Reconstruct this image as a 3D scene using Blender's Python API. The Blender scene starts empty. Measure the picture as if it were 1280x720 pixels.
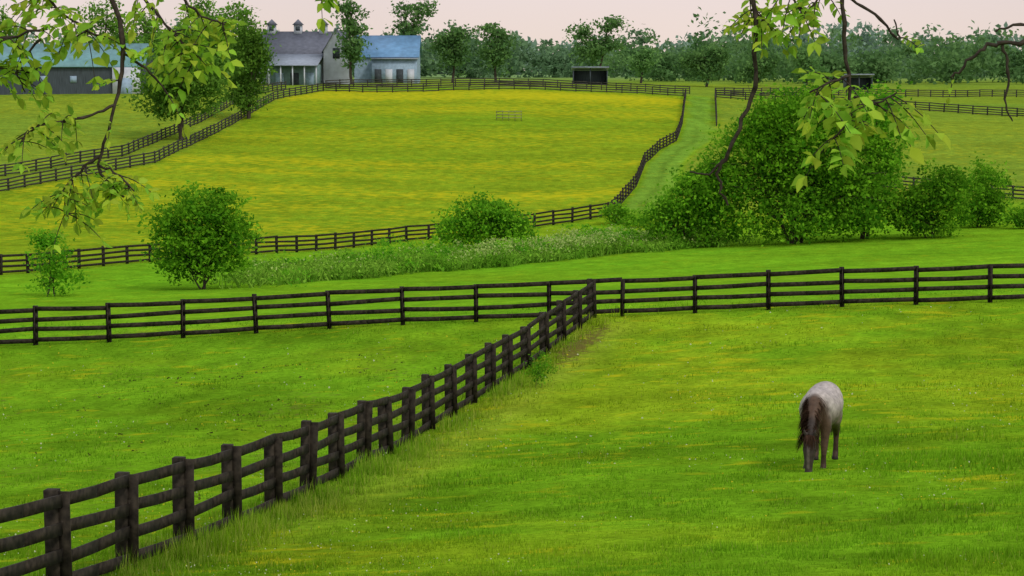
import bpy, math, numpy as np
from mathutils import Vector
R = np.random.RandomState(7)
scene = bpy.context.scene

# ------------------------------------------------------------ helpers
def hermite(xs, ys):
    xs = np.array(xs, float); ys = np.array(ys, float); m = np.gradient(ys, xs)
    def f(x):
        x = np.clip(np.asarray(x, float), xs[0], xs[-1])
        i = np.clip(np.searchsorted(xs, x) - 1, 0, len(xs) - 2)
        h = xs[i+1] - xs[i]; t = (x - xs[i]) / h
        return ((2*t**3-3*t**2+1)*ys[i] + (t**3-2*t**2+t)*h*m[i] + (-2*t**3+3*t**2)*ys[i+1] + (t**3-t**2)*h*m[i+1])
    return f
baseF = hermite([-80,0,10,20,27,32,38,44,50,56,62,67,72,80,90,110,125,140,160,175,192,215,240,266,300,340,362,420,500,700,1500,6000],
                [-1,-2.2,-3.9,-5.4,-6.25,-6.75,-7.35,-7.9,-8.3,-8.55,-8.62,-8.55,-8.45,-8.8,-9.6,-11.2,-12.2,-12.9,-13.6,-13.9,-13.4,-11.9,-10.15,-8.4,-6.1,-3.5,-2.9,-2.6,-2.9,-3.2,-4,-9])
tLF = hermite([-80,0,30,75,120,190,340,6000],[0,.02,.045,.045,.015,0,0,0])
tRF = hermite([-80,0,30,75,120,175,250,340,500,800,6000],[0,.02,.045,.045,.03,.035,.0,-.04,-.01,0,0])
def H(x, y):
    x = np.asarray(x, float); y = np.asarray(y, float)
    xs = 90*np.tanh(x/90)
    p = .5*(xs+np.sqrt(xs*xs+9)) - 1.5; q = xs - p
    u = .05*np.sin(x*.31+y*.17)*np.sin(y*.23-x*.11) + .03*np.sin(x*.9+1)*np.sin(y*.7)
    far = np.clip((y-80)/100, 0, 1)
    u = u + far*.18*np.sin(x*.09+y*.03)*np.sin(y*.05+.5)
    return baseF(y) + q*tLF(y) + p*tRF(y) + u
def h1(x, y): return float(H(x, y))

_g = R.rand(256, 256)
def vnoise(x, y, s):
    x = np.asarray(x)*s+1000.3; y = np.asarray(y)*s+1000.7
    xi = np.floor(x).astype(int); yi = np.floor(y).astype(int); fx = x-xi; fy = y-yi
    fx = fx*fx*(3-2*fx); fy = fy*fy*(3-2*fy)
    a = _g[xi % 256, yi % 256]; b = _g[(xi+1) % 256, yi % 256]; c = _g[xi % 256, (yi+1) % 256]; d = _g[(xi+1) % 256, (yi+1) % 256]
    return (a*(1-fx)+b*fx)*(1-fy)+(c*(1-fx)+d*fx)*fy
def fbm(x, y, s, o=3):
    r = 0; a = 1; t = 0
    for k in range(o):
        r = r + a*vnoise(x+k*37.1, y-k*11.3, s*2**k); t += a; a *= .55
    return r/t
def sm(e0, e1, v):
    t = np.clip((v-e0)/(e1-e0), 0, 1); return t*t*(3-2*t)

def mesh_np(name, V, F, mat, col=None, smooth=False, parent=None):
    V = np.asarray(V, np.float32); F = np.asarray(F, np.int32); k = F.shape[1]
    me = bpy.data.meshes.new(name)
    me.vertices.add(len(V)); me.vertices.foreach_set('co', V.ravel())
    me.loops.add(F.size); me.loops.foreach_set('vertex_index', F.ravel())
    me.polygons.add(len(F)); me.polygons.foreach_set('loop_start', np.arange(0, F.size, k, dtype=np.int32))
    me.polygons.foreach_set('loop_total', np.full(len(F), k, np.int32))
    if smooth: me.polygons.foreach_set('use_smooth', np.ones(len(F), bool))
    if col is not None:
        a = me.color_attributes.new('Col', 'FLOAT_COLOR', 'POINT')
        c = np.ones((len(V), 4), np.float32); c[:, :col.shape[1]] = col
        a.data.foreach_set('color', c.ravel())
    me.materials.append(mat); me.update(calc_edges=True); me.validate()
    ob = bpy.data.objects.new(name, me); scene.collection.objects.link(ob)
    if parent: ob.parent = parent
    return ob
def empty(name, loc=(0,0,0)):
    e = bpy.data.objects.new(name, None); e.location = loc; e.empty_display_size = .3
    scene.collection.objects.link(e); return e

# ------------------------------------------------------------ materials
def new_mat(name):
    m = bpy.data.materials.new(name); m.use_nodes = True; nt = m.node_tree; nt.nodes.clear()
    return m, nt, nt.nodes, nt.links
def N(nodes, t, **kw):
    n = nodes.new(t)
    for k, v in kw.items(): setattr(n, k, v)
    return n
def plain(name, col, rough=.8, nscale=3, amt=.3, bump=0, spec=.2, stretch=(1,1,1)):
    m, nt, nd, lk = new_mat(name)
    o = N(nd, 'ShaderNodeOutputMaterial'); b = N(nd, 'ShaderNodeBsdfPrincipled')
    b.inputs['Roughness'].default_value = rough; b.inputs['Specular IOR Level'].default_value = spec
    tc = N(nd, 'ShaderNodeTexCoord'); mp = N(nd, 'ShaderNodeMapping'); mp.inputs['Scale'].default_value = stretch
    nz = N(nd, 'ShaderNodeTexNoise'); nz.inputs['Scale'].default_value = nscale; nz.inputs['Detail'].default_value = 6
    lk.new(tc.outputs['Object'], mp.inputs[0]); lk.new(mp.outputs[0], nz.inputs['Vector'])
    r = N(nd, 'ShaderNodeValToRGB'); r.color_ramp.elements[0].position = .3; r.color_ramp.elements[1].position = .7
    r.color_ramp.elements[0].color = tuple(c*(1-amt) for c in col)+(1,); r.color_ramp.elements[1].color = tuple(c*(1+amt) for c in col)+(1,)
    lk.new(nz.outputs[0], r.inputs[0]); lk.new(r.outputs[0], b.inputs['Base Color'])
    if bump:
        bp = N(nd, 'ShaderNodeBump'); bp.inputs['Strength'].default_value = bump; bp.inputs['Distance'].default_value = .02
        lk.new(nz.outputs[0], bp.inputs['Height']); lk.new(bp.outputs[0], b.inputs['Normal'])
    lk.new(b.outputs[0], o.inputs[0]); return m
def leafmat(name, transl=.35):
    m, nt, nd, lk = new_mat(name)
    o = N(nd, 'ShaderNodeOutputMaterial'); a = N(nd, 'ShaderNodeVertexColor', layer_name='Col')
    d = N(nd, 'ShaderNodeBsdfDiffuse'); t = N(nd, 'ShaderNodeBsdfTranslucent'); mx = N(nd, 'ShaderNodeMixShader'); mx.inputs[0].default_value = transl
    lk.new(a.outputs[0], d.inputs[0]); lk.new(a.outputs[0], t.inputs[0])
    lk.new(d.outputs[0], mx.inputs[1]); lk.new(t.outputs[0], mx.inputs[2]); lk.new(mx.outputs[0], o.inputs[0])
    return m
M_leaf = leafmat('foliage',.4); M_grass = leafmat('grass_blades', .4)
M_bark = plain('bark', (.07,.055,.045), .95, 8, .5, .6, .1, (1,1,.25))
M_twig = plain('twig_bark', (.045,.035,.028), .9, 30, .5, .4, .1)
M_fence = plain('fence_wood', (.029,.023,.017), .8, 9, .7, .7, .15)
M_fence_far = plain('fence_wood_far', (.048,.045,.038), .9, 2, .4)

# ------------------------------------------------------------ ground
FL = np.array([(-110,150),(-51,212),(-39,235),(-36.5,281),(-35,320),(-29.6,340)], float)
FL2 = np.array([(-112,160),(-55,221),(-43.5,243),(-41,288),(-39.5,325),(-36,345)], float)
FV = np.array([(-75,112),(-32,135),(-18.9,158),(-8.4,175),(2,185),(8.6,192)], float)
FH = np.array([(9.4,197),(12.4,216),(14.4,235),(17.1,250),(19.9,262),(22.6,288),(25,315),(27.4,342)], float)
def lerpx(P, y): return np.interp(y, P[:,1], P[:,0])
NF = np.array([(-7.2,13),(-5.85,22.5),(-5.12,27.5),(-4.05,34.6),(-2.2,48.7),(-.1,60),(2.7,72)], float)
def ground_col(x, y):
    x = np.asarray(x, float); y = np.asarray(y, float)
    def C(*c): return np.array(c)[None, :]
    n1 = fbm(x, y, .12)[:, None]; n2 = fbm(x+50, y, .5)[:, None]; n3 = fbm(x*.35, y, .06, 3)[:, None]
    n4 = fbm(x-80, y*1.3, .22, 4)[:, None]
    green = C(.135,.295,.010); ygreen = C(.235,.335,.012); lush = C(.118,.320,.012); olive = C(.20,.270,.020)
    col = green*(1+0*n1)
    k = sm(.40,.70,.65*n1+.35*n2)
    col = col*(1-k*.75)+ygreen*k*.75
    xf = lerpx(NF, y)
    leftp = (sm(-.3,.3,xf-x)*sm(73,71,y))[:, None]
    col = col*(1-.4*leftp)+C(.118,.265,.010)*.4*leftp
    k = sm(.50,.72,n4)*sm(78,70,y)[:,None]; col = col*(1-.22*k)
    # paler trodden margin on the paddock side of the near fence
    k = (np.exp(-((x-xf-1.3-.5*(fbm(x,y,.3)-.5))/.7)**2)*sm(72,68,y)*sm(26,40,y))[:,None]*.45; col = col*(1-k)+C(.27,.33,.03)*k
    b = (sm(72,76,y)*sm(185,165,y))[:, None]
    lc = lush*(1-.45*n1)+ygreen*.45*n1
    col = col*(1-b)+lc*b
    yv = np.interp(x, FV[:,0], FV[:,1]); inhill = (sm(-1,1,y-yv)*sm(-1,1,x-lerpx(FL, y))*sm(-.5,.5,lerpx(FH, y)-x)*sm(345,338,y))[:, None]
    hg = C(.150,.270,.012)*(1-n3*.6)+C(.245,.295,.012)*n3*.6
    col = col*(1-inhill)+hg*inhill
    dl = x-lerpx(FH, y); lane = (sm(.2,.8,dl)*sm(4.4,3.6,dl)*sm(190,200,y)*sm(350,340,y))[:, None]
    rest = (np.clip(sm(4,5,dl)*sm(185,205,y)+sm(-.5,.5,lerpx(FL, y)-x)*sm(140,160,y)+sm(345,350,y),0,1))[:, None]
    rc = olive*(1-n3)+C(.14,.245,.026)*n3
    col = col*(1-rest)+rc*rest
    col = col*(1-lane)+C(.16,.31,.03)*lane*(1-.25*np.exp(-((dl-2.2)/.5)**2))[:,None]
    far = sm(400,900,y)[:, None]; col = col*(1-far)+C(.16,.26,.10)*far  # distance haze painted into the far grass as a bluish tint
    bands = np.zeros_like(x)
    for yc, w, a in ((328,13,.80),(303,9,.42),(236,5,.50),(226,3,.40),(212,4,.48),(199,4,.3),(262,9,.28),(184,5,.4),(172,4,.3)):
        bands = np.maximum(bands, a*np.exp(-((y-yc+20*(fbm(x,y*.2,.035)-.5))/w)**2))
    yel = inhill[:,0]*(bands*(.2+1.0*fbm(x*.5,y,.10))+.27*fbm(x,y,.05))
    yel = yel+rest[:,0]*.25*fbm(x,y*2,.04)*sm(420,300,y)
    near = sm(76,72,y)*(.03+.18*sm(.45,.7,fbm(x+9,y,.25)))*(1-.7*leftp[:,0])
    yel = yel+near
    dirt = .75*np.exp(-(((x-xf-.8)/.55)**2+((y-65.5)/5.0)**2))*sm(.25,.55,fbm(x,y,.8))
    dirt = dirt+.30*np.exp(-((x-xf)/.3)**2)*sm(73,71,y)*fbm(x,y,.6)
    dirt = dirt+leftp[:,0]*.20*sm(.42,.68,fbm(x+3,y*.6,.5))*sm(32,40,y)*sm(72,62,y)
    dirt = dirt+.3*np.exp(-((y-73.5)/1.0)**2)*sm(-5,-10,x)*sm(-20,-14,x)
    return col, np.clip(yel,0,1), np.clip(dirt,0,1)
ys = np.concatenate([np.arange(-60,22,3.), np.arange(22,80,.28), np.arange(80,362,1.4), 362*np.power(6000/362, np.linspace(0,1,70))])
xs_h = np.concatenate([np.arange(0,24,.35), np.arange(24,110,1.6), 110*np.power(4000/110, np.linspace(0,1,40))])
xs = np.concatenate([-xs_h[:0:-1], xs_h])
X, Y = np.meshgrid(xs, ys); x = X.ravel(); y = Y.ravel(); Z = H(x, y)
n, m_ = len(ys), len(xs); idx = np.arange(n*m_).reshape(n, m_)
F = np.stack([idx[:-1,:-1].ravel(), idx[:-1,1:].ravel(), idx[1:,1:].ravel(), idx[1:,:-1].ravel()], 1)
m, nt, nd, lk = new_mat('ground_grass')
o = N(nd,'ShaderNodeOutputMaterial'); b = N(nd,'ShaderNodeBsdfPrincipled'); b.inputs['Roughness'].default_value = 1; b.inputs['Specular IOR Level'].default_value = 0
ca = N(nd,'ShaderNodeVertexColor',layer_name='Col'); mk = N(nd,'ShaderNodeVertexColor',layer_name='Mask'); sp = N(nd,'ShaderNodeSeparateColor'); lk.new(mk.outputs[0], sp.inputs[0])
tc = N(nd,'ShaderNodeTexCoord')
def noise(scale, det=5, st=(1,1,1)):
    mp = N(nd,'ShaderNodeMapping'); mp.inputs['Scale'].default_value = st; lk.new(tc.outputs['Object'], mp.inputs[0])
    z = N(nd,'ShaderNodeTexNoise'); z.inputs['Scale'].default_value = scale; z.inputs['Detail'].default_value = det; lk.new(mp.outputs[0], z.inputs['Vector']); return z
def mrange(src, a, b2, c, d):
    r = N(nd,'ShaderNodeMapRange'); r.inputs[1].default_value=a; r.inputs[2].default_value=b2; r.inputs[3].default_value=c; r.inputs[4].default_value=d; lk.new(src, r.inputs[0]); return r.outputs[0]
def mth(op, a, b2):
    r = N(nd,'ShaderNodeMath',operation=op)
    for i, v in enumerate((a,b2)):
        if isinstance(v,(int,float)): r.inputs[i].default_value = v
        else: lk.new(v, r.inputs[i])
    return r.outputs[0]
nA = noise(6,8); nB = noise(1.1,6,(1,.6,1)); nC = noise(.22,5,(.5,1,1))
v = mth('MULTIPLY', mrange(nA.outputs[0],.3,.7,.74,1.24), mrange(nB.outputs[0],.3,.7,.80,1.18))
v = mth('MULTIPLY', v, mrange(nC.outputs[0],.3,.7,.84,1.14))
hs = N(nd,'ShaderNodeVectorMath',operation='SCALE'); lk.new(ca.outputs[0], hs.inputs[0]); lk.new(v, hs.inputs['Scale'])
nY = noise(1.6,8,(.6,1,1))
thr = mth('SUBTRACT', 1.0, sp.outputs[0])
yf = mth('SUBTRACT', mrange(nY.outputs[0],.25,.75,0,1), mth('MULTIPLY', thr, .92))
yf = mrange(yf,-.22,.36,0,.78)
mx = N(nd,'ShaderNodeMix',data_type='RGBA'); lk.new(yf, mx.inputs[0]); lk.new(hs.outputs[0], mx.inputs[6]); mx.inputs[7].default_value = (.49,.445,.012,1)
nD = noise(5,6)
df = mrange(mth('ADD', mth('MULTIPLY', sp.outputs[1], 1.1), mrange(nD.outputs[0],.3,.7,-.4,.3)),.22,.6,0,.85)
mx2 = N(nd,'ShaderNodeMix',data_type='RGBA'); lk.new(df, mx2.inputs[0]); lk.new(mx.outputs[2], mx2.inputs[6]); mx2.inputs[7].default_value = (.12,.09,.03,1)
lk.new(mx2.outputs[2], b.inputs['Base Color'])
bp = N(nd,'ShaderNodeBump'); bp.inputs['Strength'].default_value=.5; bp.inputs['Distance'].default_value=.12
lk.new(mth('ADD', nA.outputs[0], nB.outputs[0]), bp.inputs['Height']); lk.new(bp.outputs[0], b.inputs['Normal'])
lk.new(b.outputs[0], o.inputs[0])
col, yel, dirt = ground_col(x, y)
gr = mesh_np('ground', np.stack([x,y,Z],1), F, m, col, smooth=True)
a = gr.data.color_attributes.new('Mask','FLOAT_COLOR','POINT')
mkc = np.ones((len(x),4),np.float32); mkc[:,0]=yel; mkc[:,1]=dirt; mkc[:,2]=0; a.data.foreach_set('color', mkc.ravel())

# ------------------------------------------------------------ grass
def blades(name, x, y, hgt, wid, col, lean=.5):
    n = len(x); z = H(x, y)
    a = R.rand(n)*6.283; la = R.rand(n)*6.283; l = hgt*lean*R.rand(n)
    dx, dy = np.cos(a)*wid, np.sin(a)*wid
    p0 = np.stack([x-dx, y-dy, z-.01],1); p1 = np.stack([x+dx, y+dy, z-.01],1)
    p2 = np.stack([x+np.cos(la)*l, y+np.sin(la)*l, z+hgt],1)
    V = np.stack([p0,p1,p2],1).reshape(-1,3)
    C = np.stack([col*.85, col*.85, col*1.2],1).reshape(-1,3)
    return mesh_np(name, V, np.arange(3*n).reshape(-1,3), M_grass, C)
n = 250000
u = R.rand(n); gy = 1/(1/23.-u*(1/23.-1/79.)); gx = (R.rand(n)*2-1)*(gy*.27+2.5)
# a denser unmown margin along the near fence
ne = 22000; ey = 1/(1/23.-R.rand(ne)*(1/23.-1/72.)); ex = lerpx(NF,ey)+.35+R.randn(ne)*.38
gx = np.r_[gx,ex]; gy = np.r_[gy,ey]; isedge = np.r_[np.zeros(n,bool),np.ones(ne,bool)]
gc, gyel, gd = ground_col(gx, gy)
keep = (R.rand(len(gx)) > gd*1.1)
gx, gy, gc, isedge = gx[keep], gy[keep], gc[keep], isedge[keep]; n = len(gx)
clump = fbm(gx, gy, 1.6, 2); cl2 = fbm(gx+31, gy, .45, 2)
hg = (.02+.06*R.rand(n))*(.3+1.4*sm(.3,.75,clump))*(.7+.8*sm(.5,.75,cl2)); hg = np.where(isedge,(.08+.20*R.rand(n))*(.3+1.2*sm(.3,.7,clump)),hg)
wd = .006*gy/27*(.7+.7*R.rand(n))
var = (.80+.65*R.rand(n))*(.85+.35*clump)
gc = gc*var[:,None]; dry = (R.rand(n)<.05+.28*isedge)[:,None]; gc = np.where(dry, gc*.6+np.array([[.22,.21,.05]]), gc)
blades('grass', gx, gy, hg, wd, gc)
n = 4600; u = R.rand(n); fy = 1/(1/24.-u*(1/24.-1/74.)); fx = (R.rand(n)*2-1)*(fy*.27+1)
k = (fbm(fx+9,fy,.25)+.2*R.rand(n)) > .6; fx, fy = fx[k], fy[k]; n = len(fx)
s = .012*fy/30*(.7+.6*R.rand(n)); z = H(fx,fy)+.05+.05*R.rand(n)
def quads(name, P, s, col, mat, asp=.6, up=0., parent=None):
    n = len(P); nn = R.randn(n,3); nn[:,2] += up; nn /= np.linalg.norm(nn,axis=1)[:,None]
    t = np.cross(nn, R.randn(n,3)); t /= np.linalg.norm(t,axis=1)[:,None]+1e-9; bb = np.cross(nn, t)
    s = np.broadcast_to(s,(n,))[:,None]
    V = np.stack([P-t*s, P-bb*s*asp+nn*s*.12, P+t*s, P+bb*s*asp+nn*s*.12],1).reshape(-1,3)
    C = np.repeat(col,4,axis=0)
    return mesh_np(name, V, np.arange(4*n).reshape(-1,4), mat, C, parent=parent)
fc = np.where((R.rand(n)<.5)[:,None], np.array([[.6,.52,.03]]), np.array([[.6,.62,.42]]))
quads('wildflowers', np.stack([fx,fy,z],1), s, fc, M_grass, 1., 1.5)
n=260; cy_=R.uniform(36,66,n); cx_=lerpx(NF,cy_)-R.uniform(1.5,12,n); k=fbm(cx_,cy_*.6,.35)>.5; cx_,cy_=cx_[k],cy_[k]; n=len(cx_)
P=np.stack([cx_,cy_,H(cx_,cy_)+.015],1); P=np.repeat(P,3,axis=0)+R.randn(n*3,3)*[.08,.10,.008]
quads('turf_clods',P,.03+.025*R.rand(len(P)),np.array([[.09,.11,.02]])*(.7+.6*R.rand(len(P),1)),M_leaf,.8,2.)

# ------------------------------------------------------------ fences
BOX = np.array([(-1,-1,-1),(1,-1,-1),(1,1,-1),(-1,1,-1),(-1,-1,1),(1,-1,1),(1,1,1),(-1,1,1)],float)
BF = np.array([(0,3,2,1),(4,5,6,7),(0,1,5,4),(1,2,6,5),(2,3,7,6),(3,0,4,7)])
def fence(name, pts, mat, spacing=2.44, h=1.3, rails=4, side=1, det=True, pw=.075, jit=1.):
    pts = np.array(pts,float); seg = np.linalg.norm(np.diff(pts,axis=0),axis=1); L = np.r_[0,np.cumsum(seg)]
    k = max(1,int(round(L[-1]/spacing))); s = np.linspace(0,L[-1],k+1)
    px = np.interp(s,L,pts[:,0]); py = np.interp(s,L,pts[:,1]); pz = H(px,py)
    V=[]
    def box(A,B,w,hh,upv=None):
        A=np.array(A);B=np.array(B); d=B-A; l=np.linalg.norm(d); d=d/l
        sd=np.cross(d,[0,0,1.]) if abs(d[2])<.9 else np.array(upv); sd/=np.linalg.norm(sd); up=np.cross(sd,d)
        V.append((A+B)/2+BOX[:,0:1]*d*l/2+BOX[:,1:2]*sd*w/2+BOX[:,2:3]*up*hh/2)
    for i in range(k+1):
        j=min(i,k-1); d=np.array([px[j+1]-px[j],py[j+1]-py[j],0]); d/=np.linalg.norm(d); nrm=np.array([d[1],-d[0],0])*side
        tl=R.randn(2)*.03*jit; hh=h+R.randn()*.035*jit
        c=np.array([px[i],py[i],pz[i]])
        box(c-[0,0,.3], c+[tl[0],tl[1],hh], pw*2, pw*2*1.05, d)
        if det:
            box(c+nrm*(pw+.056)+[0,0,.04], c+nrm*(pw+.056)+[tl[0],tl[1],hh-.02], .17, .026, nrm)
    hs=[h-.10-(h-.28)/(rails-1)*r for r in range(rails)]
    for i in range(k):
        A=np.array([px[i],py[i],pz[i]]);B=np.array([px[i+1],py[i+1],pz[i+1]]); d=(B-A)[:2]; d=d/np.linalg.norm(d); nrm=np.array([d[1],-d[0],0])*side
        e=np.array([d[0],d[1],0])*.004
        for r,hr in enumerate(hs):
            j1,j2=R.randn(2)*.022*jit
            mid=(A+B)/2+nrm*(pw+.02)+[0,0,hr+(j1+j2)/2-.02*R.rand()]
            a_=A+nrm*(pw+.02)+e+[0,0,hr+j1]; b_=B+nrm*(pw+.02)-e+[0,0,hr+j2]
            if det: box(a_,mid-e*.3,.032,.15); box(mid+e*.3,b_,.032,.15)
            else: box(a_,b_,.032,.15)
    V=np.concatenate(V); nb=len(V)//8
    F=(BF[None]+8*np.arange(nb)[:,None,None]).reshape(-1,4)
    return mesh_np(name,V,F,mat)
fence('wooden_fence', NF[:-1].tolist()+[(2.62,71.6)], M_fence)
fence('wooden_fence', [(-60,70),(-17,71.5),(2.7,72.2),(16,71.6),(55,68)], M_fence)
fence('wooden_fence', FV, M_fence, det=False)
fence('wooden_fence', [(8.6,192)]+FH.tolist(), M_fence, det=False)
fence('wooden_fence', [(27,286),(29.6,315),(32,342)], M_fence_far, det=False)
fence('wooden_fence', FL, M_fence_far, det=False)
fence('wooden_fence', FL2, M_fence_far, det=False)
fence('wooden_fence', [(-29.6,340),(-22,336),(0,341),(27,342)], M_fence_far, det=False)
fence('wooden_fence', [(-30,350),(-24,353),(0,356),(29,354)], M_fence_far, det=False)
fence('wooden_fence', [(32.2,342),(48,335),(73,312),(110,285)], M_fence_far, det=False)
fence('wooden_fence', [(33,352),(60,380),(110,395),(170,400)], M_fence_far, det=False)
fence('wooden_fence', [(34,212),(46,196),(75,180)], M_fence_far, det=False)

# ------------------------------------------------------------ trees
def tube(path, rad, sides=7):
    P=np.array(path,float); n=len(P); T=np.gradient(P,axis=0); T/=np.linalg.norm(T,axis=1)[:,None]+1e-9
    V=[]
    for i in range(n):
        a=np.cross(T[i],[.3,.9,.1]); a/=np.linalg.norm(a)+1e-9; b=np.cross(T[i],a)
        th=np.arange(sides)*2*math.pi/sides
        V.append(P[i]+rad[i]*(np.cos(th)[:,None]*a+np.sin(th)[:,None]*b))
    V=np.concatenate(V); F=[]
    for i in range(n-1):
        for s in range(sides):
            F.append((i*sides+s,i*sides+(s+1)%sides,(i+1)*sides+(s+1)%sides,(i+1)*sides+s))
    return V,np.array(F)
def joinT(L):
    V=[];F=[];o=0
    for v,f in L: V.append(v);F.append(f+o);o+=len(v)
    return np.concatenate(V),np.concatenate(F)
def bend(a,b,n=6,j=.08):
    a=np.array(a,float);b=np.array(b,float);L=np.linalg.norm(b-a);t=np.linspace(0,1,n)[:,None]
    off=R.randn(n,3)*j*L/ n*1.5; off[0]=0; off=np.cumsum(off,axis=0)*.6
    return a+(b-a)*t+off
DK=np.array([.035,.155,.008]); LT=np.array([.24,.52,.025])
def crown_pts(lobes,nc,lp,rc,rng_out=.55,rag=.10):
    lobes=np.array(lobes,float); w=(lobes[:,3]*lobes[:,4]*lobes[:,5])**.66; w/=w.sum()
    li=R.choice(len(lobes),nc,p=w); d=R.randn(nc,3); d/=np.linalg.norm(d,axis=1)[:,None]
    r=rng_out+(1.05-rng_out)*R.rand(nc)**.7
    r*=1+.16*np.sin(d[:,0]*5+li)*np.sin(d[:,2]*6+li*2)+rag*R.randn(nc)
    C=lobes[li,:3]+d*r[:,None]*lobes[li,3:6]
    cs=rc*(.5+1.0*R.rand(nc))
    P=np.repeat(C,lp,axis=0)+R.randn(nc*lp,3)*np.repeat(cs,lp)[:,None]*[1,1,.6]
    v=np.repeat(R.rand(nc)**1.2,lp)*.7+R.rand(nc*lp)*.3
    return P,v
def tree(name,x,y,h,lobes,nc=200,lp=20,rc=.5,size=.2,dk=DK,lt=LT,trunk=.2,stems=1,rout=.5,rag=.10):
    z0=h1(x,y); par=empty(name,(x,y,z0))
    P,v=crown_pts(lobes,nc,lp,rc,rout,rag); kk=P[:,2]>.12; P=P[kk]; v=v[kk]
    col=dk+(lt-dk)*v[:,None]; col=col*(.85+.3*R.rand(len(P),1))
    quads('crown',P,size*(.5+.9*R.rand(len(P))),col,M_leaf,.6,.7,parent=par)
    T=[]; lob=np.array(lobes,float); top=lob[np.argmax(lob[:,2])]
    for s in range(stems):
        st=np.array([R.randn()*.25*(stems>1),R.randn()*.25*(stems>1),-.3])
        e=np.array([top[0],top[1],top[2]+top[5]*.6])
        if stems>1: e=lob[s%len(lob),:3]
        pth=bend(st,e,8,.06); T.append(tube(pth,np.linspace(trunk,trunk*.15,8)*(1 if s==0 else .6)))
        for l in lob:
            for q in range(3):
                i=R.randint(2,6); tgt=l[:3]+R.randn(3)*l[3:6]*.4; tgt[2]=max(tgt[2],pth[i][2]+.2)
                T.append(tube(bend(pth[i],tgt,6,.15),np.linspace(trunk*.35,trunk*.06,6),5))
    V,F=joinT(T); mesh_np('trunk',V,F,M_bark,parent=par,smooth=True)
    return par
tree('bush',-17.0,118,6,[(0,0,3.4,2.5,2.4,2.0),(-1.4,0,2.4,1.5,1.6,1.5),(1.4,.2,2.7,1.5,1.6,1.5),(.3,0,4.6,1.6,1.6,1.0),(-.2,0,1.6,2.0,1.8,.9)],460,28,.34,.115,trunk=.1,stems=3,rout=.45)
tree('sapling',-24,112,3.5,[(0,0,2.2,.9,.9,1.2),(.2,0,1.0,1.3,1,.8),(-.3,0,3.0,.5,.5,.6)],110,20,.28,.1,trunk=.05,stems=2,lt=LT*1.1,dk=DK*1.5)
tree('bush',-2.1,166,4,[(0,0,2.2,2.5,2.2,1.6),(-2.0,0,1.5,1.5,1.6,1.2),(2.0,0,1.6,1.5,1.6,1.3),(.3,0,3.0,1.5,1.5,.8)],330,26,.36,.135,trunk=.08,stems=3,lt=LT*1.1,dk=DK*1.3,rag=.14)
tree('tree',20.8,159,11.5,[(0,0,6.5,3.9,3.5,3.6),(-3.0,0,6.4,2.9,2.6,3.0),(3.0,0,6.4,3.4,3,3.8),(.2,0,9.6,2.8,2.6,1.9),(0,-.8,2.4,5.4,3,2.2),(4.0,-.5,3.2,3,2.5,2.6),(-2.2,0,9,1.7,1.5,1.5),(-4.6,0,4.5,2,2,2)],1150,28,.55,.155,trunk=.25,stems=4,rout=.48,rag=.16)
tree('tree',26.6,161,9,[(0,0,5,2.4,2.5,3.4),(.6,0,9.2,1.6,1.6,2.2),(-.8,0,2.4,2.4,2.2,2.0),(1.0,0,7,1.7,1.6,2)],380,26,.5,.155,trunk=.2,stems=2,lt=LT*1.15,dk=DK*1.3,rag=.16)
tree('bush',12.9,160,5.5,[(0,0,3,2.0,2.2,2.0),(-1.4,0,2,1.5,1.8,1.5),(1.6,0,4.4,1.9,2,2),(2.4,0,2,1.8,1.8,1.6)],380,26,.45,.145,trunk=.1,stems=3,lt=LT*1.1,dk=DK*1.3,rag=.16)
tree('bush',31.2,160,5,[(0,0,2.6,2.2,2.4,2.2),(-1.6,0,2.0,1.5,1.8,1.5),(1.0,0,3.8,1.4,1.6,1.4)],300,26,.42,.145,trunk=.1,stems=3,lt=LT*.85,dk=DK*.9,rag=.14)
tree('bush',37.6,172,5,[(0,0,3.0,1.9,1.8,2.2),(-.3,0,1.2,1.8,1.6,1.1)],230,24,.4,.145,trunk=.08,stems=3,lt=LT*1.1,rag=.14)
tree('bush',42.0,168,3,[(0,0,1.4,2.0,1.6,1.3),(-2.2,0,.8,1.2,1.2,.8),(1.5,0,2.0,1.6,1.4,1.2)],170,24,.4,.14,trunk=.05,stems=2,lt=LT*1.1)
tree('bush',47.5,174,4,[(0,0,2,2.4,2,2)],140,24,.4,.15,trunk=.05,stems=2)
tree('bush',9.0,186,2,[(0,0,.9,1.1,1.2,.9),(1.6,-3,.5,1,1,.6)],80,22,.3,.13,trunk=.04,stems=2,lt=LT*1.1)
tree('bush',.75,57.5,1,[(0,0,.5,.26,.3,.4)],34,20,.10,.035,trunk=.012,stems=2,lt=LT)
FDK=np.array([.055,.15,.02]); FLT=np.array([.21,.40,.05])
tree('tree',-40.0,262,14,[(0,0,8,4.3,4.2,4.4),(-2.8,0,6,2.6,3,3.0),(3.0,0,6.6,2.6,3,3.3),(.5,0,11.8,2.4,2.4,2.0),(-.8,0,4.5,3,3,1.6)],400,24,.75,.25,FDK,FLT,.38,rout=.4,rag=.15)
tree('tree',-35.3,290,13,[(0,0,7,2.3,2.6,4.0),(.5,0,10.8,1.6,1.9,2.0),(-.3,0,3,2.0,2,2.0),(1.2,0,8,1.4,1.4,1.6)],230,24,.7,.25,FDK*.85,FLT*.85,.3,rag=.15)
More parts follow.
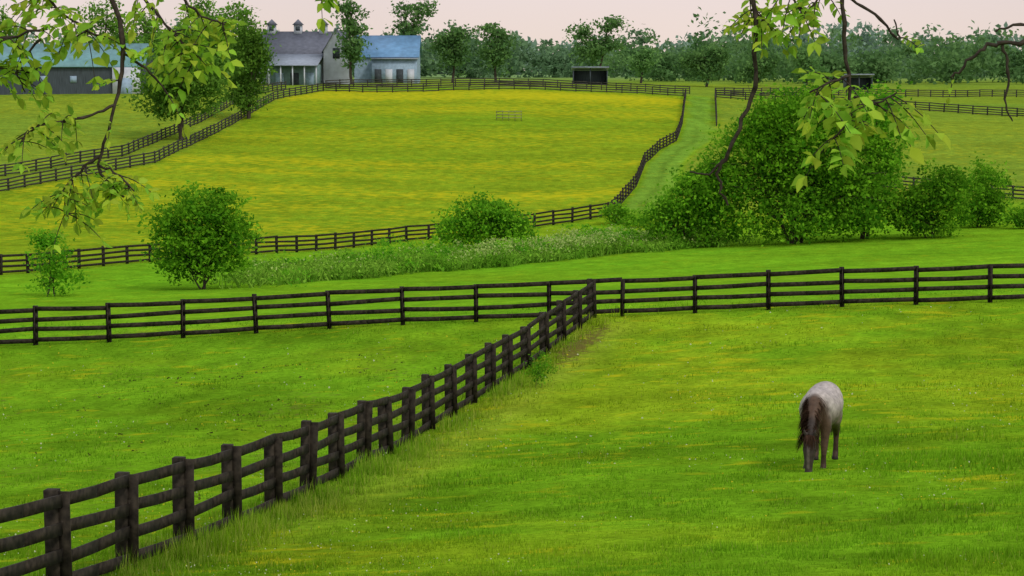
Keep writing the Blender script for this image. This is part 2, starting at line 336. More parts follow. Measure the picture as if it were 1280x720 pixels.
for (tx,ty,hh,wd) in ((-58,345,12,6),(-49,352,12,6),(-46,366,14,6),(-53,376,15,6),(-70,370,14,8),(-86,360,13,8)):
    tree('tree',tx,ty,hh,[(0,0,hh*.55,wd*.6,wd*.5,hh*.33),(R.randn(),0,hh*.8,wd*.35,wd*.3,hh*.2),(wd*.3,0,hh*.4,wd*.4,wd*.4,hh*.28)],140,22,.8,.3,FDK*1.3,FLT*1.05,.25,rag=.15)
BDK=np.array([.07,.165,.05]); BLT=np.array([.19,.35,.10])  # background tree greens, softened with haze put into the leaf colour
def slim(name,px_x,ty,lob,nc,s=.32,dk=BDK,lt=BLT):
    tree(name,px_x,ty,0,lob,nc,20,.7,s,dk,lt,.28,rout=.25,rag=.18)
slim('tree',-27,366,[(0,0,6,2.0,2,3),(.3,0,10,2.0,1.5,2),(-.6,0,13,1.1,1.2,1.8),(1.2,0,12,1,1,1)],110)
slim('tree',-18.2,392,[(-.6,0,9.5,2.4,2.4,2.2),(1.8,0,13,2.2,2,1.6),(-1.6,0,13.4,1.6,1.6,1.2),(0,0,6,1.6,2,1.6)],105)
slim('tree',-11,400,[(0,0,5.5,3.0,3,3.0),(.9,0,8.6,2,2,1.5),(-1.4,0,7.4,1.6,1.6,1.4)],130)
slim('tree',-3,402,[(0,0,5.5,2.6,3,3.0),(-.6,0,9.6,2.2,2,1.3),(1.5,0,8.2,1.6,1.5,1.5)],130)
slim('tree',16,412,[(-1,0,6.0,3.2,3.4,2.2),(-2.5,0,10,2.4,2.4,1.6),(2.6,0,11,2.2,2.2,1.3),(2.4,0,7.5,2.8,2.4,1.6)],160)
slim('tree',38,425,[(0,0,4.5,4.0,3.4,3.0),(2,0,6.4,2.8,2.6,2.0),(-2.5,0,5.2,2,2,1.6)],180)
slim('tree',27,455,[(0,0,4.0,2.6,2.6,2.2),(1,0,6,1.4,1.4,1)],90,dk=BDK*1.3,lt=BLT*1.15)
slim('tree',50,445,[(0,0,3.6,4,3.4,2.4),(2.5,0,5.4,2,2,1.6)],130)
slim('tree',64,470,[(0,0,4,3,3.4,2.6),(-1.5,0,6.4,2,2,1.4)],110,dk=BDK*1.2,lt=BLT*1.1)

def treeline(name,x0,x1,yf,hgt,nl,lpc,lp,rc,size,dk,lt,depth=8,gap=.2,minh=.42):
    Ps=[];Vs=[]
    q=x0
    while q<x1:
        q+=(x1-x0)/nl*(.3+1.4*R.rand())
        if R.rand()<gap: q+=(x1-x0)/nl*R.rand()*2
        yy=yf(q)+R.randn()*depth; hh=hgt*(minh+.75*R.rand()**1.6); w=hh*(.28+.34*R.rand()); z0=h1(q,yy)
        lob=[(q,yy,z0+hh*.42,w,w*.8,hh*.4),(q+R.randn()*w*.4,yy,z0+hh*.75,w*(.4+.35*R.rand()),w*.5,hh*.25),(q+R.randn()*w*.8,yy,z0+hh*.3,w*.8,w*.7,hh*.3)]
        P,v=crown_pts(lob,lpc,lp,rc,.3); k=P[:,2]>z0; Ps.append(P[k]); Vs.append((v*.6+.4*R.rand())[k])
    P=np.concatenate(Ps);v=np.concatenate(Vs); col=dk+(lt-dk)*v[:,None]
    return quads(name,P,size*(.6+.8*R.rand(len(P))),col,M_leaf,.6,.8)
treeline('treeline',24,300,lambda q:525-.1*q,12.5,100,24,20,1.2,.55,np.array([.07,.165,.055]),np.array([.18,.32,.11]),16,.06)  # farther rows get paler, bluer leaves: aerial haze painted into the colours
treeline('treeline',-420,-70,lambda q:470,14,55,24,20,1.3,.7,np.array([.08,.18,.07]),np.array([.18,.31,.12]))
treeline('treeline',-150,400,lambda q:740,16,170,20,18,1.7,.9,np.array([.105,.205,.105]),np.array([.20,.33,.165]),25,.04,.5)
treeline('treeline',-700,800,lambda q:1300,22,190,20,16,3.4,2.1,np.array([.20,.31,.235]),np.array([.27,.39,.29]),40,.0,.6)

# tall weeds in the valley
cen=np.array([(-14,124),(-6,142),(1,153),(8,162),(14,166)],float)
n=24000; t=R.rand(n)*(len(cen)-1); i=t.astype(int); f=t-i
wx=cen[i,0]*(1-f)+cen[i+1,0]*f+R.randn(n)*1.8; wy=cen[i,1]*(1-f)+cen[i+1,1]*f+R.randn(n)*4.5
k=np.abs(wy-np.interp(wx,cen[:,0],cen[:,1]))<9*(.6+.5*fbm(wx,wy,.25,2)); wx,wy=wx[k],wy[k]; n=len(wx)
cl=fbm(wx,wy,.4,3); k2=fbm(wx+70,wy,.3,3)
wh=(.35+.4*R.rand(n))*(.3+2.1*cl)
wc=np.array([[.11,.30,.015]])*(1-k2[:,None])+np.array([[.25,.43,.05]])*k2[:,None]; wc=wc*(.9+.4*R.rand(n,1))
q=R.rand(n)<.35; blades('tall_weeds',wx[q],wy[q],wh[q]*1.1,.05+.05*R.rand(int(q.sum())),wc[q],1.)
rp=np.repeat(np.arange(n),3)
P=np.stack([wx[rp],wy[rp],H(wx[rp],wy[rp])+wh[rp]*(.25+.8*R.rand(len(rp)))],1)+R.randn(len(rp),3)*[.16,.16,.05]
quads('undergrowth',P,.06+.09*R.rand(len(P)),wc[rp]*(.65+.6*R.rand(len(rp),1)),M_leaf,.6,.9)
lob=[]
for _ in range(60):
    t=R.rand()*(len(cen)-1); i=int(t); c=cen[i]*(1-(t-i))+cen[i+1]*(t-i)+R.randn(2)*[1.5,3.5]; hh=.7+.9*R.rand()
    lob.append((c[0],c[1],h1(*c)+hh*.5,.8+1.0*R.rand(),.9,hh*.7))
P,v=crown_pts(lob,640,22,.24,.4); quads('brambles',P,.06+.08*R.rand(len(P)),DK*1.8+(LT*1.1-DK*1.8)*v[:,None],M_leaf,.6,.8)
pc=.03+.45*sm(-5,-1,wx)*sm(13,8,wx)*sm(.42,.6,cl)
k=(R.rand(n)<pc); fx,fy,fz=wx[k],wy[k],H(wx[k],wy[k])+wh[k]+.15
fx=np.repeat(fx,3);fy=np.repeat(fy,3);fz=np.repeat(fz,3); P=np.stack([fx,fy,fz],1)+R.randn(len(fx),3)*[.14,.14,.10]
quads('cow_parsley',P,.05+.05*R.rand(len(fx)),np.array([[.42,.54,.16]])*(.8+.4*R.rand(len(fx),1)),M_leaf,.8,1.)

# ------------------------------------------------------------ foreground walnut tree
wt=empty('walnut_tree',(0,0,0)); T=[]; tw=[]
def limb(pts,r0,r1,sub=4,sides=7,store=T):
    pts=np.array(pts,float); s=np.arange(len(pts)); q=np.linspace(0,len(pts)-1,(len(pts)-1)*sub+1)
    P=np.stack([hermite(s,pts[:,c])(q) for c in range(3)],1); P[1:-1]+=R.randn(len(P)-2,3)*min(r0,.03)*.4
    store.append(tube(P,np.linspace(r0,r1,len(P))*(1+.12*R.randn(len(P))),sides)); return P
gz=h1(-6.2,8)
limb([(-6.2,8,gz-.3),(-6.15,8,gz+1.5),(-6.0,8.1,-.3),(-5.6,8.3,1.0),(-5.2,8.4,2.4),(-5,8.5,4.5)],.34,.12,4,12)
limb([(-5.8,8.2,.6),(-4.2,8.6,1.3),(-2.2,9,1.25),(0,9.2,1.4),(1.6,9.2,1.2),(3.4,9.3,1.0)],.16,.035,4,9)
limb([(-5.9,8.1,.0),(-4.4,8.3,.75),(-3,8.8,.75),(-1.9,9,.55)],.09,.02,4)
leafP=[]
def comp(p,d,L):
    d=np.array(d,float); d/=np.linalg.norm(d); k=R.randint(3,6); side=np.cross(d,[R.randn()*.4,R.randn()*.8,1.]); side/=np.linalg.norm(side)
    pts=[p+d*L*t+np.array([0,0,-.35*L*t*t]) for t in np.linspace(0,1,k+1)]
    tw.append(tube(pts,np.linspace(.003,.0015,k+1),4))
    for i in range(1,k+1):
        for s in (-1,1):
            l=L*.42*(.7+.5*R.rand())*(.8 if i==1 else 1); dd=side*s+d*.55+np.array([0,0,-.25])+R.randn(3)*.18; dd/=np.linalg.norm(dd)
            leafP.append((pts[i],dd,l))
    leafP.append((pts[-1],(pts[-1]-pts[-2])/np.linalg.norm(pts[-1]-pts[-2]),L*.42))
def twig(pts,r0=.014,r1=.004,leaves=8,L=.16,start=.25,sub=5,dirbias=(0,0,-.3)):
    P=limb(pts,r0,r1,sub,6,tw)
    for _ in range(leaves):
        i=int((start+(1-start)*R.rand())*(len(P)-1)); d=R.randn(3)*[1,.8,.5]+np.array(dirbias)
        comp(P[i],d,L*(.7+.6*R.rand()))
    return P
twig([(-1.95,9,.6),(-1.68,9,.35),(-1.60,8.95,.08),(-1.63,8.9,-.15),(-1.70,8.9,-.40),(-1.60,8.9,-.53)],.014,.005,5,.12,.3)
twig([(-1.63,8.9,-.15),(-1.75,8.85,-.2),(-1.95,8.8,-.24),(-2.02,8.8,-.35)],.007,.003,14,.12,.4)
twig([(-1.69,8.9,-.36),(-1.78,8.9,-.42),(-1.84,8.9,-.52),(-1.83,8.9,-.62)],.007,.003,18,.12)
twig([(-1.70,8.9,-.40),(-1.62,8.85,-.43),(-1.54,8.8,-.5)],.007,.003,13,.11)
twig([(-1.60,8.95,.06),(-1.5,9,-.02),(-1.42,9,-.12)],.006,.003,2,.12)
twig([(-2.7,9,.45),(-2.35,9,.2),(-2.1,8.9,.12),(-1.9,8.9,.16)],.012,.004,20,.14,.3)
twig([(-2.6,9.1,.3),(-2.3,9.1,.02),(-2.15,9,.0),(-2.0,9,-.02)],.011,.004,9,.13)
twig([(-2.2,9,.7),(-2.0,9,.4),(-1.85,9,.22),(-1.7,9,.12)],.011,.004,20,.14,.4)
twig([(-1.9,9.1,.6),(-1.6,9.1,.35),(-1.42,9.1,.15),(-1.3,9.1,.02)],.010,.003,24,.13,.4)
twig([(-1.7,9.1,.6),(-1.45,9.1,.35),(-1.3,9.1,.22),(-1.2,9.1,.18)],.009,.003,13,.12,.5)
twig([(-1.95,9,.12),(-2.05,9,.0),(-2.02,9,-.1)],.006,.003,6,.12)
twig([(-.9,9,1.2),(-.85,9,.6),(-.78,9,.38)],.01,.004,6,.14,.9)
twig([(1.05,9.2,1.3),(1.02,9.1,.7),(1.0,9,.28),(1.0,9,-.08),(.93,9,-.28),(.87,9,-.42),(.87,9,-.50),(.9,9,-.57)],.013,.005,0)
twig([(.88,9,-.38),(.82,9,-.44),(.74,9,-.43)],.006,.003,0)
twig([(1.02,9.05,.5),(.98,9,.3),(1.05,9,.18)],.007,.003,12,.13)
twig([(1.1,9.1,.5),(1.15,9,.3),(1.22,9,.22)],.007,.003,9,.13)
twig([(1.4,9.2,1.2),(1.36,9.1,.6),(1.37,9,.25),(1.39,9,-.02),(1.42,9,-.18),(1.5,9,-.25)],.013,.004,4,.14,.6)
twig([(1.37,9,.3),(1.5,9,.22),(1.6,9,.12),(1.58,9,.2)],.007,.003,1,.13)
twig([(1.35,9.05,.55),(1.28,9,.32),(1.2,9,.2)],.007,.003,7,.12,.4)
twig([(1.40,9,-.03),(1.3,8.9,-.06),(1.22,8.9,-.1)],.006,.003,9,.18)
twig([(1.42,9,-.12),(1.5,8.9,-.14),(1.58,8.9,-.1)],.006,.003,9,.18)
twig([(1.43,9,-.15),(1.36,8.9,-.25),(1.3,8.9,-.31)],.005,.003,6,.16)
twig([(3.0,9.3,1.0),(2.6,9.1,.35),(2.15,9,.12),(2.0,9,.10),(1.9,9,.04),(1.82,9,-.04)],.015,.004,1,.1)
twig([(2.03,9,.10),(2.06,9,-.02),(2.05,9,-.15),(2.08,9,-.22)],.007,.003,0)
twig([(2.5,9.1,.25),(2.25,9,.16),(2.1,9,.18),(2.0,9,.15)],.009,.004,1,.1)
V,F=joinT(T); mesh_np('trunk_and_limbs',V,F,M_bark,parent=wt,smooth=True)
V,F=joinT(tw); mesh_np('twigs',V,F,M_twig,parent=wt,smooth=True)
V=[];Cc=[]
for p,d,l in leafP:
    s=np.cross(d,R.randn(3)*.7+[0,0,1]); s/=np.linalg.norm(s); nn=np.cross(s,d); w=l*.27
    V+= [p, p+d*l*.3+s*w+nn*w*.3, p+d*l*.65+s*w*.8+nn*w*.3, p+d*l-nn*l*.12, p+d*l*.65-s*w*.8+nn*w*.3, p+d*l*.3-s*w+nn*w*.3]
    c=np.array([.40,.60,.06])*(.6+.6*R.rand()); c[0]*=.75+.5*R.rand(); Cc+=[c]*6
nl=len(leafP); mesh_np('leaves',V,np.arange(6*nl).reshape(-1,6),leafmat('walnut_leaf',.5),np.array(Cc),parent=wt)

# ------------------------------------------------------------ buildings
def boxo(name,x0,x1,y0,y1,z0,z1,mat,par):
    V=np.array([(a,b_,c) for c in (z0,z1) for (a,b_) in ((x0,y0),(x1,y0),(x1,y1),(x0,y1))],float)-np.array(par.location)
    return mesh_np(name,V,BF,mat,parent=par)
def gable(par,x0,x1,y0,y1,zg,ze,zr,axis,wm,rm,ov=.4,th=.15):
    L=np.array(par.location)
    if axis=='x':
        ym=(y0+y1)/2
        A=[(x0,y0,zg),(x0,y1,zg),(x0,y1,ze),(x0,ym,zr),(x0,y0,ze)]; B=[(x1,)+p[1:] for p in A]
        e0=(y0-ov,ze-ov*(zr-ze)/(ym-y0)); e1=(y1+ov,e0[1]); S=lambda t,z:[(x0-ov,t,z),(x1+ov,t,z)]; r=(ym,zr)
    else:
        xm=(x0+x1)/2
        A=[(x0,y0,zg),(x1,y0,zg),(x1,y0,ze),(xm,y0,zr),(x0,y0,ze)]; B=[(p[0],y1,p[2]) for p in A]
        e0=(x0-ov,ze-ov*(zr-ze)/(xm-x0)); e1=(x1+ov,e0[1]); S=lambda t,z:[(t,y0-ov,z),(t,y1+ov,z)]; r=(xm,zr)
    me=bpy.data.meshes.new('walls'); me.from_pydata([tuple(np.array(p)-L) for p in A+B],[],[(0,1,2,3,4),(9,8,7,6,5)]+[(i,(i+1)%5,(i+1)%5+5,i+5) for i in (0,1,4)]); me.materials.append(wm)
    ob=bpy.data.objects.new('walls',me); scene.collection.objects.link(ob); ob.parent=par
    for e,nmn in ((e0,'roof_near'),(e1,'roof_far')):
        b0=S(e[0],e[1]+.02)+S(r[0],r[1]+.02)[::-1]; t0=S(e[0],e[1]+.02+th)+S(r[0],r[1]+.02+th)[::-1]
        mesh_np(nmn,np.array(b0+t0)-L,BF,rm,parent=par)
m_grey=plain('grey_roof',(.12,.13,.17),.6,1.5,.2); m_lgrey=plain('pale_metal_roof',(.27,.31,.39),.5,1.5,.2); m_blue=plain('blue_roof',(.13,.27,.46),.5,1,.2)
m_white=plain('white_paint',(.50,.53,.60),.7,1,.15); m_dark=plain('dark_opening',(.05,.06,.07),.9); m_teal=plain('teal_roof',(.13,.27,.29),.5,1,.2)
m_black=plain('dark_boards',(.06,.075,.09),.8,2,.4,stretch=(6,6,.3)); m_bwall=plain('blue_grey_wall',(.28,.38,.5),.7,2,.2); m_mg=plain('grey_green_wall',(.16,.24,.25),.8,2,.2)
zg=-3.1
par=empty('barn',(-36,378,zg))
gable(par,-43.5,-29.4,374,387,zg,2.3,6.2,'x',m_white,m_grey)
for cx in (-42.0,-37.4,-33):
    boxo('cupola',cx-.7,cx+.7,379.8,381.2,5.6,7.5,m_white,par); boxo('cupola_louvre',cx-.4,cx+.4,379.75,379.797,6.5,7.2,m_black,par)
    V=np.array([(cx-.95,379.5,7.5),(cx+.95,379.5,7.5),(cx+.95,381.5,7.5),(cx-.95,381.5,7.5),(cx-.02,380.5,8.5),(cx+.02,380.5,8.5),(cx+.02,380.54,8.5),(cx-.02,380.54,8.5)])-np.array(par.location)
    mesh_np('cupola_roof',V,BF,m_grey,parent=par)
for wx_ in (-42,-39.5,-32): boxo('window',wx_-.4,wx_+.4,373.93,374-.003,-.2,1.2,m_dark,par)
gable(par,-32.2,-27.8,371,374.1,zg,3.0,6.6,'y',m_white,m_grey,.3)
boxo('loft_door',-30.6,-29.4,370.93,370.997,1.6,3.4,m_dark,par)
par=empty('stable',(-35,367,zg)); L=np.array(par.location)
mesh_np('roof',np.array([(-41,362,.35),(-32.4,362,.35),(-32.4,373.8,2.2),(-41,373.8,2.2),(-41,362,.5),(-32.4,362,.5),(-32.4,373.8,2.4),(-41,373.8,2.4)])-L,BF,m_lgrey,parent=par)
boxo('walls',-40.6,-32.5,364.5,370,zg-.5,.6,m_mg,par)
for i in range(5):
    xx=-40.6+i*1.98; boxo('post',xx-.1,xx+.1,362.3,362.5,zg-.4,.34,m_white,par)
for i in range(3): boxo('stall_door',-39.7+i*2.5,-38.3+i*2.5,364.44,364.497,zg,zg+2.3,m_dark if i%2 else m_bwall,par)
par=empty('blue_barn',(-22,385,zg))
gable(par,-27.6,-16.6,380,393,zg,2.0,5.6,'x',m_bwall,m_blue)
boxo('lower_roof',-24.6,-16.4,377,379.5,1.5,1.75,m_lgrey,par); boxo('stall_wall',-24.4,-16.6,377.5,379.9,zg-.3,1.48,m_bwall,par)
for i in range(4): boxo('opening',-23.9+i*1.9,-22.7+i*1.9,377.42,377.497,zg+.2,zg+2.9,m_white if i%2 else m_dark,par)
par=empty('long_barn',(-72,333,-4.5))
gable(par,-98,-56,329,341,-5.2,.3,3.6,'x',m_black,m_teal)
boxo('white_end_bay',-60.5,-56.3,328.5,328.94,-4.6,.1,m_white,par); boxo('door',-59.5,-57.5,328.42,328.497,-4.6,-1.5,m_bwall,par)
for i in range(7): boxo('window',-94+i*4.5,-93+i*4.5,328.93,328.997,-2.2,-1.2,m_bwall,par)
for (sx,sy,w) in ((14.3,396,6),(68,425,5)):
    g=h1(sx,sy); par=empty('run_in_shed',(sx,sy,g)); L=np.array(par.location)
    boxo('back_wall',sx-w/2,sx+w/2,sy+3,sy+3.15,g-.3,g+2.5,m_black,par)
    boxo('side_wall_a',sx-w/2-.15,sx-w/2-.003,sy,sy+3.15,g-.3,g+2.5,m_black,par); boxo('side_wall_b',sx+w/2+.003,sx+w/2+.15,sy,sy+3.15,g-.3,g+2.5,m_black,par)
    boxo('middle_post',sx-.1,sx+.1,sy,sy+.2,g-.3,g+2.9,m_black,par)
    mesh_np('roof',np.array([(sx-w/2-.4,sy-.5,g+3),(sx+w/2+.4,sy-.5,g+3),(sx+w/2+.4,sy+3.5,g+2.52),(sx-w/2-.4,sy+3.5,g+2.52),(sx-w/2-.4,sy-.5,g+3.2),(sx+w/2+.4,sy-.5,g+3.2),(sx+w/2+.4,sy+3.5,g+2.7),(sx-w/2-.4,sy+3.5,g+2.7)])-L,BF,m_lgrey,parent=par)
g=h1(-.4,286); par=empty('hay_feeder',(-.4,286,g)); mf=plain('feeder_wood',(.22,.25,.08),.9)
for s in (0,1.2):
    for r in range(3): boxo('rail',-2.1,1.3,286+s,286.06+s,g+.35+r*.4,g+.47+r*.4,mf,par)
    for q in range(5): boxo('slat',-2.1+q*.82,-2.02+q*.82,286.065+s,286.12+s,g-.2,g+1.35,mf,par)

# ------------------------------------------------------------ horse
def loft(path,ry,rz,sides=20):
    P=np.array(path,float); n=len(P)
    s=np.arange(n); q=np.linspace(0,n-1,(n-1)*4+1); P=np.stack([hermite(s,P[:,c])(q) for c in range(3)],1); ry=hermite(s,ry)(q); rz=hermite(s,rz)(q)
    T=np.gradient(P,axis=0); T/=np.linalg.norm(T,axis=1)[:,None]; V=[];n=len(P)
    for i in range(n):
        sd=np.array([0,1.,0])-T[i]*T[i][1]; sd/=np.linalg.norm(sd); up=np.cross(T[i],sd); th=np.arange(sides)*2*math.pi/sides
        V.append(P[i]+max(ry[i],.004)*np.cos(th)[:,None]*sd+max(rz[i],.004)*np.sin(th)[:,None]*up)
    V=np.concatenate(V); F=[[i*sides+s_,i*sides+(s_+1)%sides,(i+1)*sides+(s_+1)%sides,(i+1)*sides+s_] for i in range(n-1) for s_ in range(sides)]
    F.append(list(range(sides))[::-1]); F.append(list(range((n-1)*sides,n*sides))); return V,F
def make_horse(loc,rotz):
    parts=[]
    parts.append(loft([(-.84,0,1.10),(-.78,0,1.12),(-.58,0,1.13),(-.25,0,1.05),(.08,0,1.03),(.34,0,1.08),(.52,0,1.06),(.64,0,1.03)],[.05,.21,.32,.37,.365,.30,.23,.08],[.06,.25,.32,.34,.35,.35,.29,.12]))
    parts.append(loft([(.30,0,1.22),(.50,0,1.12),(.70,0,.96),(.88,0,.76),(.99,0,.62)],[.14,.17,.14,.11,.085],[.22,.29,.23,.17,.12]))
    parts.append(loft([(.93,0,.70),(1.01,0,.61),(1.07,0,.47),(1.11,0,.31),(1.13,0,.17),(1.135,0,.08),(1.13,0,.035)],[.05,.10,.112,.085,.066,.07,.035],[.05,.12,.145,.105,.078,.072,.03]))
    for s in (-1,1):
        fx=.08 if s>0 else -.03
        parts.append(loft([(.42,.15*s,1.05),(.42,.17*s,.82),(.42+fx*.3,.165*s,.62),(.42+fx*.7,.16*s,.44),(.42+fx,.155*s,.26),(.43+fx,.155*s,.12),(.47+fx,.155*s,.07),(.48+fx,.155*s,.0)],[.11,.11,.08,.065,.047,.055,.055,.068],[.16,.13,.09,.07,.05,.055,.06,.075],12))
        hx=-.1 if s>0 else .05
        parts.append(loft([(-.56,.15*s,1.08),(-.48,.18*s,.84),(-.58+hx*.5,.175*s,.66),(-.72+hx,.165*s,.48),(-.70+hx,.165*s,.30),(-.68+hx,.165*s,.13),(-.63+hx,.165*s,.07),(-.62+hx,.165*s,.0)],[.14,.15,.09,.06,.048,.055,.055,.068],[.24,.19,.11,.078,.052,.055,.06,.075],12))
        parts.append(loft([(1.03,.055*s,.66),(1.05,.075*s,.73),(1.07,.095*s,.80),(1.08,.10*s,.85)],[.035,.04,.026,.006],[.024,.024,.018,.005],8))
        parts.append(loft([(1.08,.078*s,.51),(1.10,.094*s,.48),(1.11,.09*s,.45)],[.01,.024,.01],[.012,.026,.012],8))
    V=[];F=[];o_=0
    for v_,f_ in parts:
        V+=v_.tolist(); F+=[[i+o_ for i in q] for q in f_]; o_+=len(v_)
    me=bpy.data.meshes.new('body'); me.from_pydata(V,[],F); hb=bpy.data.objects.new('body_tmp',me); scene.collection.objects.link(hb)
    rm=hb.modifiers.new('r','REMESH'); rm.mode='VOXEL'; rm.voxel_size=.016
    sm_=hb.modifiers.new('s','SMOOTH'); sm_.iterations=6; sm_.factor=.5
    dg=bpy.context.evaluated_depsgraph_get(); me2=bpy.data.meshes.new_from_object(hb.evaluated_get(dg)); bpy.data.objects.remove(hb)
    me2.name='body'; me2.polygons.foreach_set('use_smooth',np.ones(len(me2.polygons),bool))
    co=np.empty(len(me2.vertices)*3,np.float32); me2.vertices.foreach_get('co',co); co=co.reshape(-1,3)
    bx,by,bz=co.T
    pale=np.array([[.42,.37,.355]]); brown=np.array([[.055,.032,.022]]); grey=np.array([[.17,.13,.11]]); dark=np.array([[.03,.022,.02]])
    nz=(.5+.5*np.sin(bx*9+by*5)*np.sin(bz*8+by*7))[:,None]
    c=pale*(.82+.25*nz)
    w=sm(1.22,.80,bz)[:,None]; c=c*(1-w)+grey*w
    w=sm(.78,.55,bz)[:,None]*(bx<.70)[:,None]; c=c*(1-w)+brown*w
    w=sm(.44,.66,bx+.3*(1.2-bz))[:,None]*(bx>.35)[:,None]*(bz>.3)[:,None]; c=c*(1-w)+(brown*1.7)*w
    w=(sm(.84,.98,bx))[:,None]; c=c*(1-w)+(dark*1.6)*w
    w=(sm(.16,.05,bz)*(bx>1))[:,None]; c=c*(1-w)+np.array([[.14,.11,.10]])*w
    w=(sm(.035,.015,np.abs(by))*(bx>1.1)*sm(.14,.2,bz)*sm(.6,.5,bz))[:,None]; c=c*(1-w)+np.array([[.13,.10,.09]])*w
    w=(sm(.08,.06,bz)*(bx<.8))[:,None]; c=c*(1-w)+dark*w
    w=(((bx-1.105)**2+(np.abs(by)-.095)**2+(bz-.48)**2)<.024**2)[:,None]; c=np.where(w,dark*.3,c)
    at=me2.color_attributes.new('Col','FLOAT_COLOR','POINT'); cc=np.ones((len(co),4),np.float32); cc[:,:3]=c; at.data.foreach_set('color',cc.ravel())
    m,nt,nd,lk=new_mat('horse_coat'); o=N(nd,'ShaderNodeOutputMaterial'); b=N(nd,'ShaderNodeBsdfPrincipled'); b.inputs['Roughness'].default_value=.6; b.inputs['Specular IOR Level'].default_value=.2
    va=N(nd,'ShaderNodeVertexColor',layer_name='Col'); tc=N(nd,'ShaderNodeTexCoord'); z_=N(nd,'ShaderNodeTexNoise'); z_.inputs['Scale'].default_value=12; lk.new(tc.outputs['Object'],z_.inputs['Vector'])
    mr=N(nd,'ShaderNodeMapRange'); mr.inputs[1].default_value=.3; mr.inputs[2].default_value=.7; mr.inputs[3].default_value=.65; mr.inputs[4].default_value=1.18; lk.new(z_.outputs[0],mr.inputs[0])
    vs=N(nd,'ShaderNodeVectorMath',operation='SCALE'); lk.new(va.outputs[0],vs.inputs[0]); lk.new(mr.outputs[0],vs.inputs['Scale']); lk.new(vs.outputs[0],b.inputs['Base Color']); lk.new(b.outputs[0],o.inputs[0])
    me2.materials.clear(); me2.materials.append(m)
    horse=empty('horse',loc); body=bpy.data.objects.new('body',me2); scene.collection.objects.link(body); body.parent=horse
    M_hair=leafmat('horse_hair',.05)
    def strands(name,roots,dirs,lens,w,col,grav=.9):
        V=[];Fq=[];C=[]
        for p,d,l in zip(roots,dirs,lens):
            s=np.cross(d,[R.randn()*.3,R.randn()*.3,1.]); s/=np.linalg.norm(s)+1e-6; o=len(V); q=np.array(p,float); dd=np.array(d,float); dd/=np.linalg.norm(dd)
            cv=col*(.6+.8*R.rand())
            for k in range(5):
                ww=w*(1-.2*k); V+= [q-s*ww,q+s*ww]; C+=[cv,cv]; dd=dd+np.array([0,0,-grav*.45]); dd/=np.linalg.norm(dd); q=q+dd*l/4
            for k in range(4): Fq.append((o+2*k,o+2*k+1,o+2*k+3,o+2*k+2))
        return mesh_np(name,V,Fq,M_hair,np.array(C),parent=horse)
    cr=np.array([(.39,0,1.42),(.65,0,1.35),(.85,0,1.12),(1.0,0,.87),(1.07,0,.72)])
    n=850; t=R.rand(n)*4; i=np.minimum(t.astype(int),3); f=(t-i)[:,None]; rt=cr[i]*(1-f)+cr[i+1]*f+R.randn(n,3)*.010-[.008,0,.022]
    sg=np.where(R.rand(n)<.90,-1,1)
    strands('mane',rt,np.stack([.08+.12*R.randn(n),sg*(.9+.15*R.randn(n)),.05+.08*R.randn(n)],1),.28+.15*R.rand(n),.011,np.array([.055,.030,.020]),1.2)
    n=110; strands('forelock',np.array([[1.07,0,.72]])+R.randn(n,3)*[.02,.03,.01],np.stack([.7+.1*R.randn(n),R.randn(n)*.25,0*sg[:n]-.1],1),.2+.08*R.rand(n),.008,np.array([.05,.028,.019]),1.5)
    n=260; strands('tail',np.array([[-.84,0,1.20]])+R.randn(n,3)*[.02,.03,.03],np.stack([-.7+.1*R.randn(n),R.randn(n)*.12,-.2+.1*R.randn(n)],1),.75+.2*R.rand(n),.01,np.array([.06,.04,.03]),1.4)
    horse.rotation_euler=(0,0,rotz)
    return horse
hx_,hy_=5.48,38.0
make_horse((hx_,hy_,h1(hx_,hy_)-.01),math.atan2(-.955,-.30))

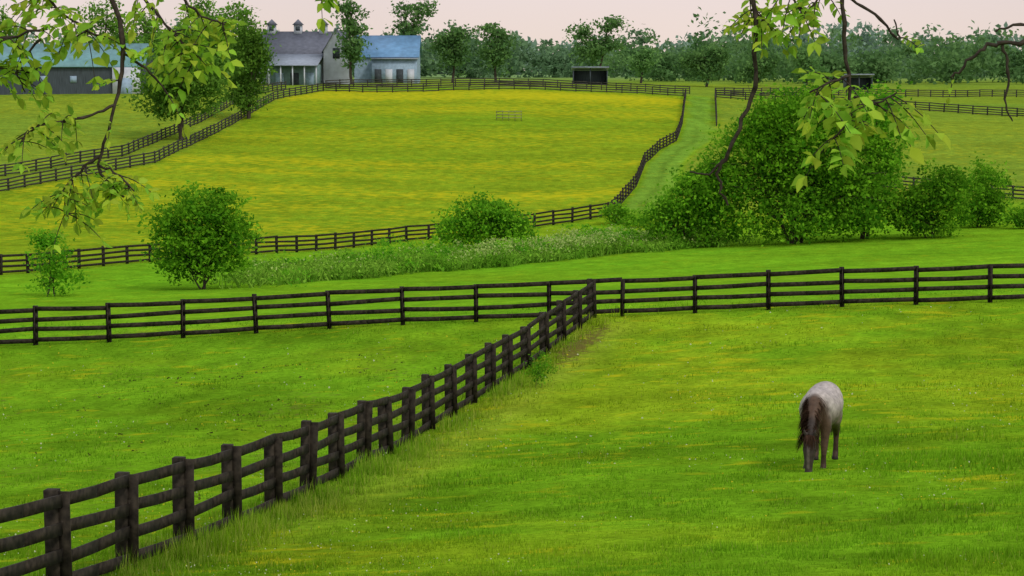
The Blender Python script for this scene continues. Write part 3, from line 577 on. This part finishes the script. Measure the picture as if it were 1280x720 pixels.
# ------------------------------------------------------------ light, sky, camera
w=bpy.data.worlds.new('World'); scene.world=w; w.use_nodes=True; nt=w.node_tree; nd=nt.nodes; lk=nt.links; nd.clear()
o=N(nd,'ShaderNodeOutputWorld'); bg=N(nd,'ShaderNodeBackground'); bg.inputs[1].default_value=.1
sk=N(nd,'ShaderNodeTexSky',sky_type='NISHITA'); sk.sun_disc=False; sk.sun_elevation=math.radians(48); sk.sun_rotation=math.radians(140); sk.dust_density=3
tc=N(nd,'ShaderNodeTexCoord'); sx=N(nd,'ShaderNodeSeparateXYZ'); lk.new(tc.outputs['Generated'],sx.inputs[0])
r=N(nd,'ShaderNodeValToRGB'); r.color_ramp.elements[0].position=0; r.color_ramp.elements[0].color=(.98,.81,.70,1); r.color_ramp.elements[1].position=.35; r.color_ramp.elements[1].color=(.84,.86,.90,1)
e=r.color_ramp.elements.new(.035); e.color=(.93,.79,.77,1)
lk.new(sx.outputs[2],r.inputs[0]); cn=N(nd,'ShaderNodeTexNoise'); cn.inputs['Scale'].default_value=3; lk.new(tc.outputs['Generated'],cn.inputs['Vector'])
mrr=N(nd,'ShaderNodeMapRange'); mrr.inputs[1].default_value=.3; mrr.inputs[2].default_value=.7; mrr.inputs[3].default_value=9.3; mrr.inputs[4].default_value=10.7; lk.new(cn.outputs[0],mrr.inputs[0])
vs=N(nd,'ShaderNodeVectorMath',operation='SCALE'); lk.new(r.outputs[0],vs.inputs[0]); lk.new(mrr.outputs[0],vs.inputs['Scale'])
mx=N(nd,'ShaderNodeMix',data_type='RGBA'); mx.inputs[0].default_value=.85; lk.new(sk.outputs[0],mx.inputs[6]); lk.new(vs.outputs[0],mx.inputs[7]); lk.new(mx.outputs[2],bg.inputs[0]); lk.new(bg.outputs[0],o.inputs[0])
az,el=math.radians(140),math.radians(48)
sd=Vector((math.sin(az)*math.cos(el),math.cos(az)*math.cos(el),math.sin(el)))
sl=bpy.data.lights.new('sun','SUN'); sl.energy=1.5; sl.angle=math.radians(12); sl.color=(1,.93,.82); so=bpy.data.objects.new('sun',sl); so.rotation_euler=sd.to_track_quat('Z','Y').to_euler(); scene.collection.objects.link(so)
cam=bpy.data.cameras.new('camera'); cam.sensor_width=36; cam.lens=2700/1280*36; cam.clip_start=.2; cam.clip_end=12000
co_=bpy.data.objects.new('camera',cam); co_.location=(0,0,0); co_.rotation_euler=(math.radians(90-5.815),0,0); scene.collection.objects.link(co_); scene.camera=co_
scene.view_settings.view_transform='Standard'; scene.view_settings.look='None'; scene.view_settings.exposure=0
